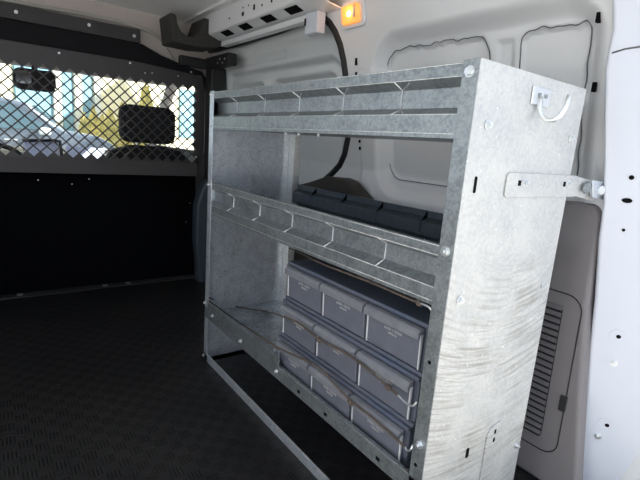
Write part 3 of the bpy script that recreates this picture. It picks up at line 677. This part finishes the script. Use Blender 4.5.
# building ahead
t = thing('cream_building', 'sunlit cream building with tall windows beyond the parked car', 'building', (2.5, 17, GZ)); t.rotation_euler = (0, 0, radians(28))
MB().box(-6, 14, 17, 19, GZ, 7).build('facade', M['stucco'], t)
for x in (-5.4, -3.2, -.2, 1.25, 1.95, 6.5, 9.5):
    wn = MB().box(x, x+.34 if x in (1.25, 1.95) else x+1.3, 16.93, 17, .0 if x > 1 and x < 2 else .9, 2.9).build('window', M['winb'], t)
for x in (.9, 1.62, 2.35): MB().box(x, x+.26, 16.85, 17, GZ, 5).build('pilaster', M['stucco2'], t)
MB().box(-6.1, 14.1, 16.8, 17, 4.2, 4.5).build('cornice', M['stucco2'], t)
t = thing('pale_building', 'pale building seen through the passenger window', 'building', (9, 12, GZ))
MB().box(7.5, 12, 5, 16, GZ, 6).build('facade', M['stucco2'], t)
for y in (6.2, 8.4, 10.6, 12.8): MB().box(7.44, 7.5, y, y+.7, .1, .75).build('window', M['winb'], t)
# shrubs
lab = ['leftmost of the yellow-green shrubs in front of the cream building', 'second yellow-green shrub from the left at the cream building', 'third yellow-green shrub from the left at the cream building', 'fourth yellow-green shrub from the left at the cream building', 'yellow-green shrub hidden partly by the black headrest', 'tallest yellow-green shrub, rising above the black headrest']
for k, (px, py, w_) in enumerate(((84, 113, .34), (93, 106, .40), (102, 114, .36), (110, 108, .42), (122, 102, .40), (146, 84, .55))):
    y = (12.4, 15.0, 13.7)[k % 3]; w_ *= .72; top = at(px, py, 'y', y)
    bm = bmesh.new(); bmesh.ops.create_icosphere(bm, subdivisions=5, radius=1)
    hh = (top.z-(-.2))/2
    for v in bm.verts:
        q = noise.noise(v.co*3+Vector((k*9, 0, 0)))*.22+noise.noise(v.co*9+Vector((k*5, 3, 0)))*.16
        s_ = 1+q; tz = (v.co.z+1)/2; wx = w_*(1.15-.75*tz)
        v.co = Vector((v.co.x*wx*s_, v.co.y*wx*s_, v.co.z*hh*(1+q*.3)))
    me = bpy.data.meshes.new('foliage'); bm.to_mesh(me); bm.free(); me.materials.append(M['leaf'])
    t = thing('shrub', lab[k], 'shrub', (top.x, y, -.38), 'yellow-green shrubs before the cream building')
    o = bpy.data.objects.new('foliage', me); COL.objects.link(o); o.parent = t; o.location = (0, 0, .18+hh)
    MB().cyl((top.x, y, -.38), (0, 0, 1), .05, .5, 8).build('stem', M['wood'], t)

# ================================================================== LIGHT
w = bpy.data.worlds.new('world'); bpy.context.scene.world = w; w.use_nodes = True; nt = w.node_tree
bg = nt.nodes['Background']; sky = nt.nodes.new('ShaderNodeTexSky'); sky.sky_type = 'NISHITA'; sky.sun_disc = False
sky.sun_elevation = radians(48); sky.sun_rotation = radians(200); sky.air_density = 1.3; sky.dust_density = 2.5
bg.inputs['Color'].default_value = (.80, .89, 1, 1)
hs = nt.nodes.new('ShaderNodeHueSaturation'); hs.inputs['Saturation'].default_value = .55
nt.links.new(sky.outputs[0], hs.inputs['Color']); bg.inputs['Strength'].default_value = 1.0
w.cycles.sampling_method = 'MANUAL'; w.cycles.sample_map_resolution = 512
sl = bpy.data.lights.new('sun', 'SUN'); sl.energy = 12.; sl.angle = radians(.6); sl.color = (1, .95, .86)
so = bpy.data.objects.new('sun', sl); COL.objects.link(so); so.rotation_euler = Vector((-.80, .30, -.62)).to_track_quat('-Z', 'Y').to_euler()
def portal(nm, loc, d, sx_, sy_):
    a = bpy.data.lights.new(nm, 'AREA'); a.shape = 'RECTANGLE'; a.size = sx_; a.size_y = sy_; a.cycles.is_portal = True
    o = bpy.data.objects.new(nm, a); COL.objects.link(o); o.location = loc; o.rotation_euler = Vector(d).to_track_quat('-Z', 'Z').to_euler()
portal('portal_side', (XL-.03, 1.225, 1.24), (1, 0, 0), 1.95, .64)
portal('portal_rear', (-.35, YR-.01, .7), (0, 1, 0), 2.1, 2.6)

for o in bpy.data.objects:
    if '_o' in o: del o['_o']
sc_ = bpy.context.scene
sc_.view_settings.view_transform = 'Standard'; sc_.view_settings.look = 'None'; sc_.view_settings.gamma = 1; sc_.view_settings.exposure = 0.60
sc_.view_settings.use_curve_mapping = False
sc_.cycles.max_bounces = 10; sc_.cycles.diffuse_bounces = 6; sc_.cycles.use_denoising = True; sc_.cycles.transparent_max_bounces = 12
sc_.cycles.sample_clamp_indirect = 6
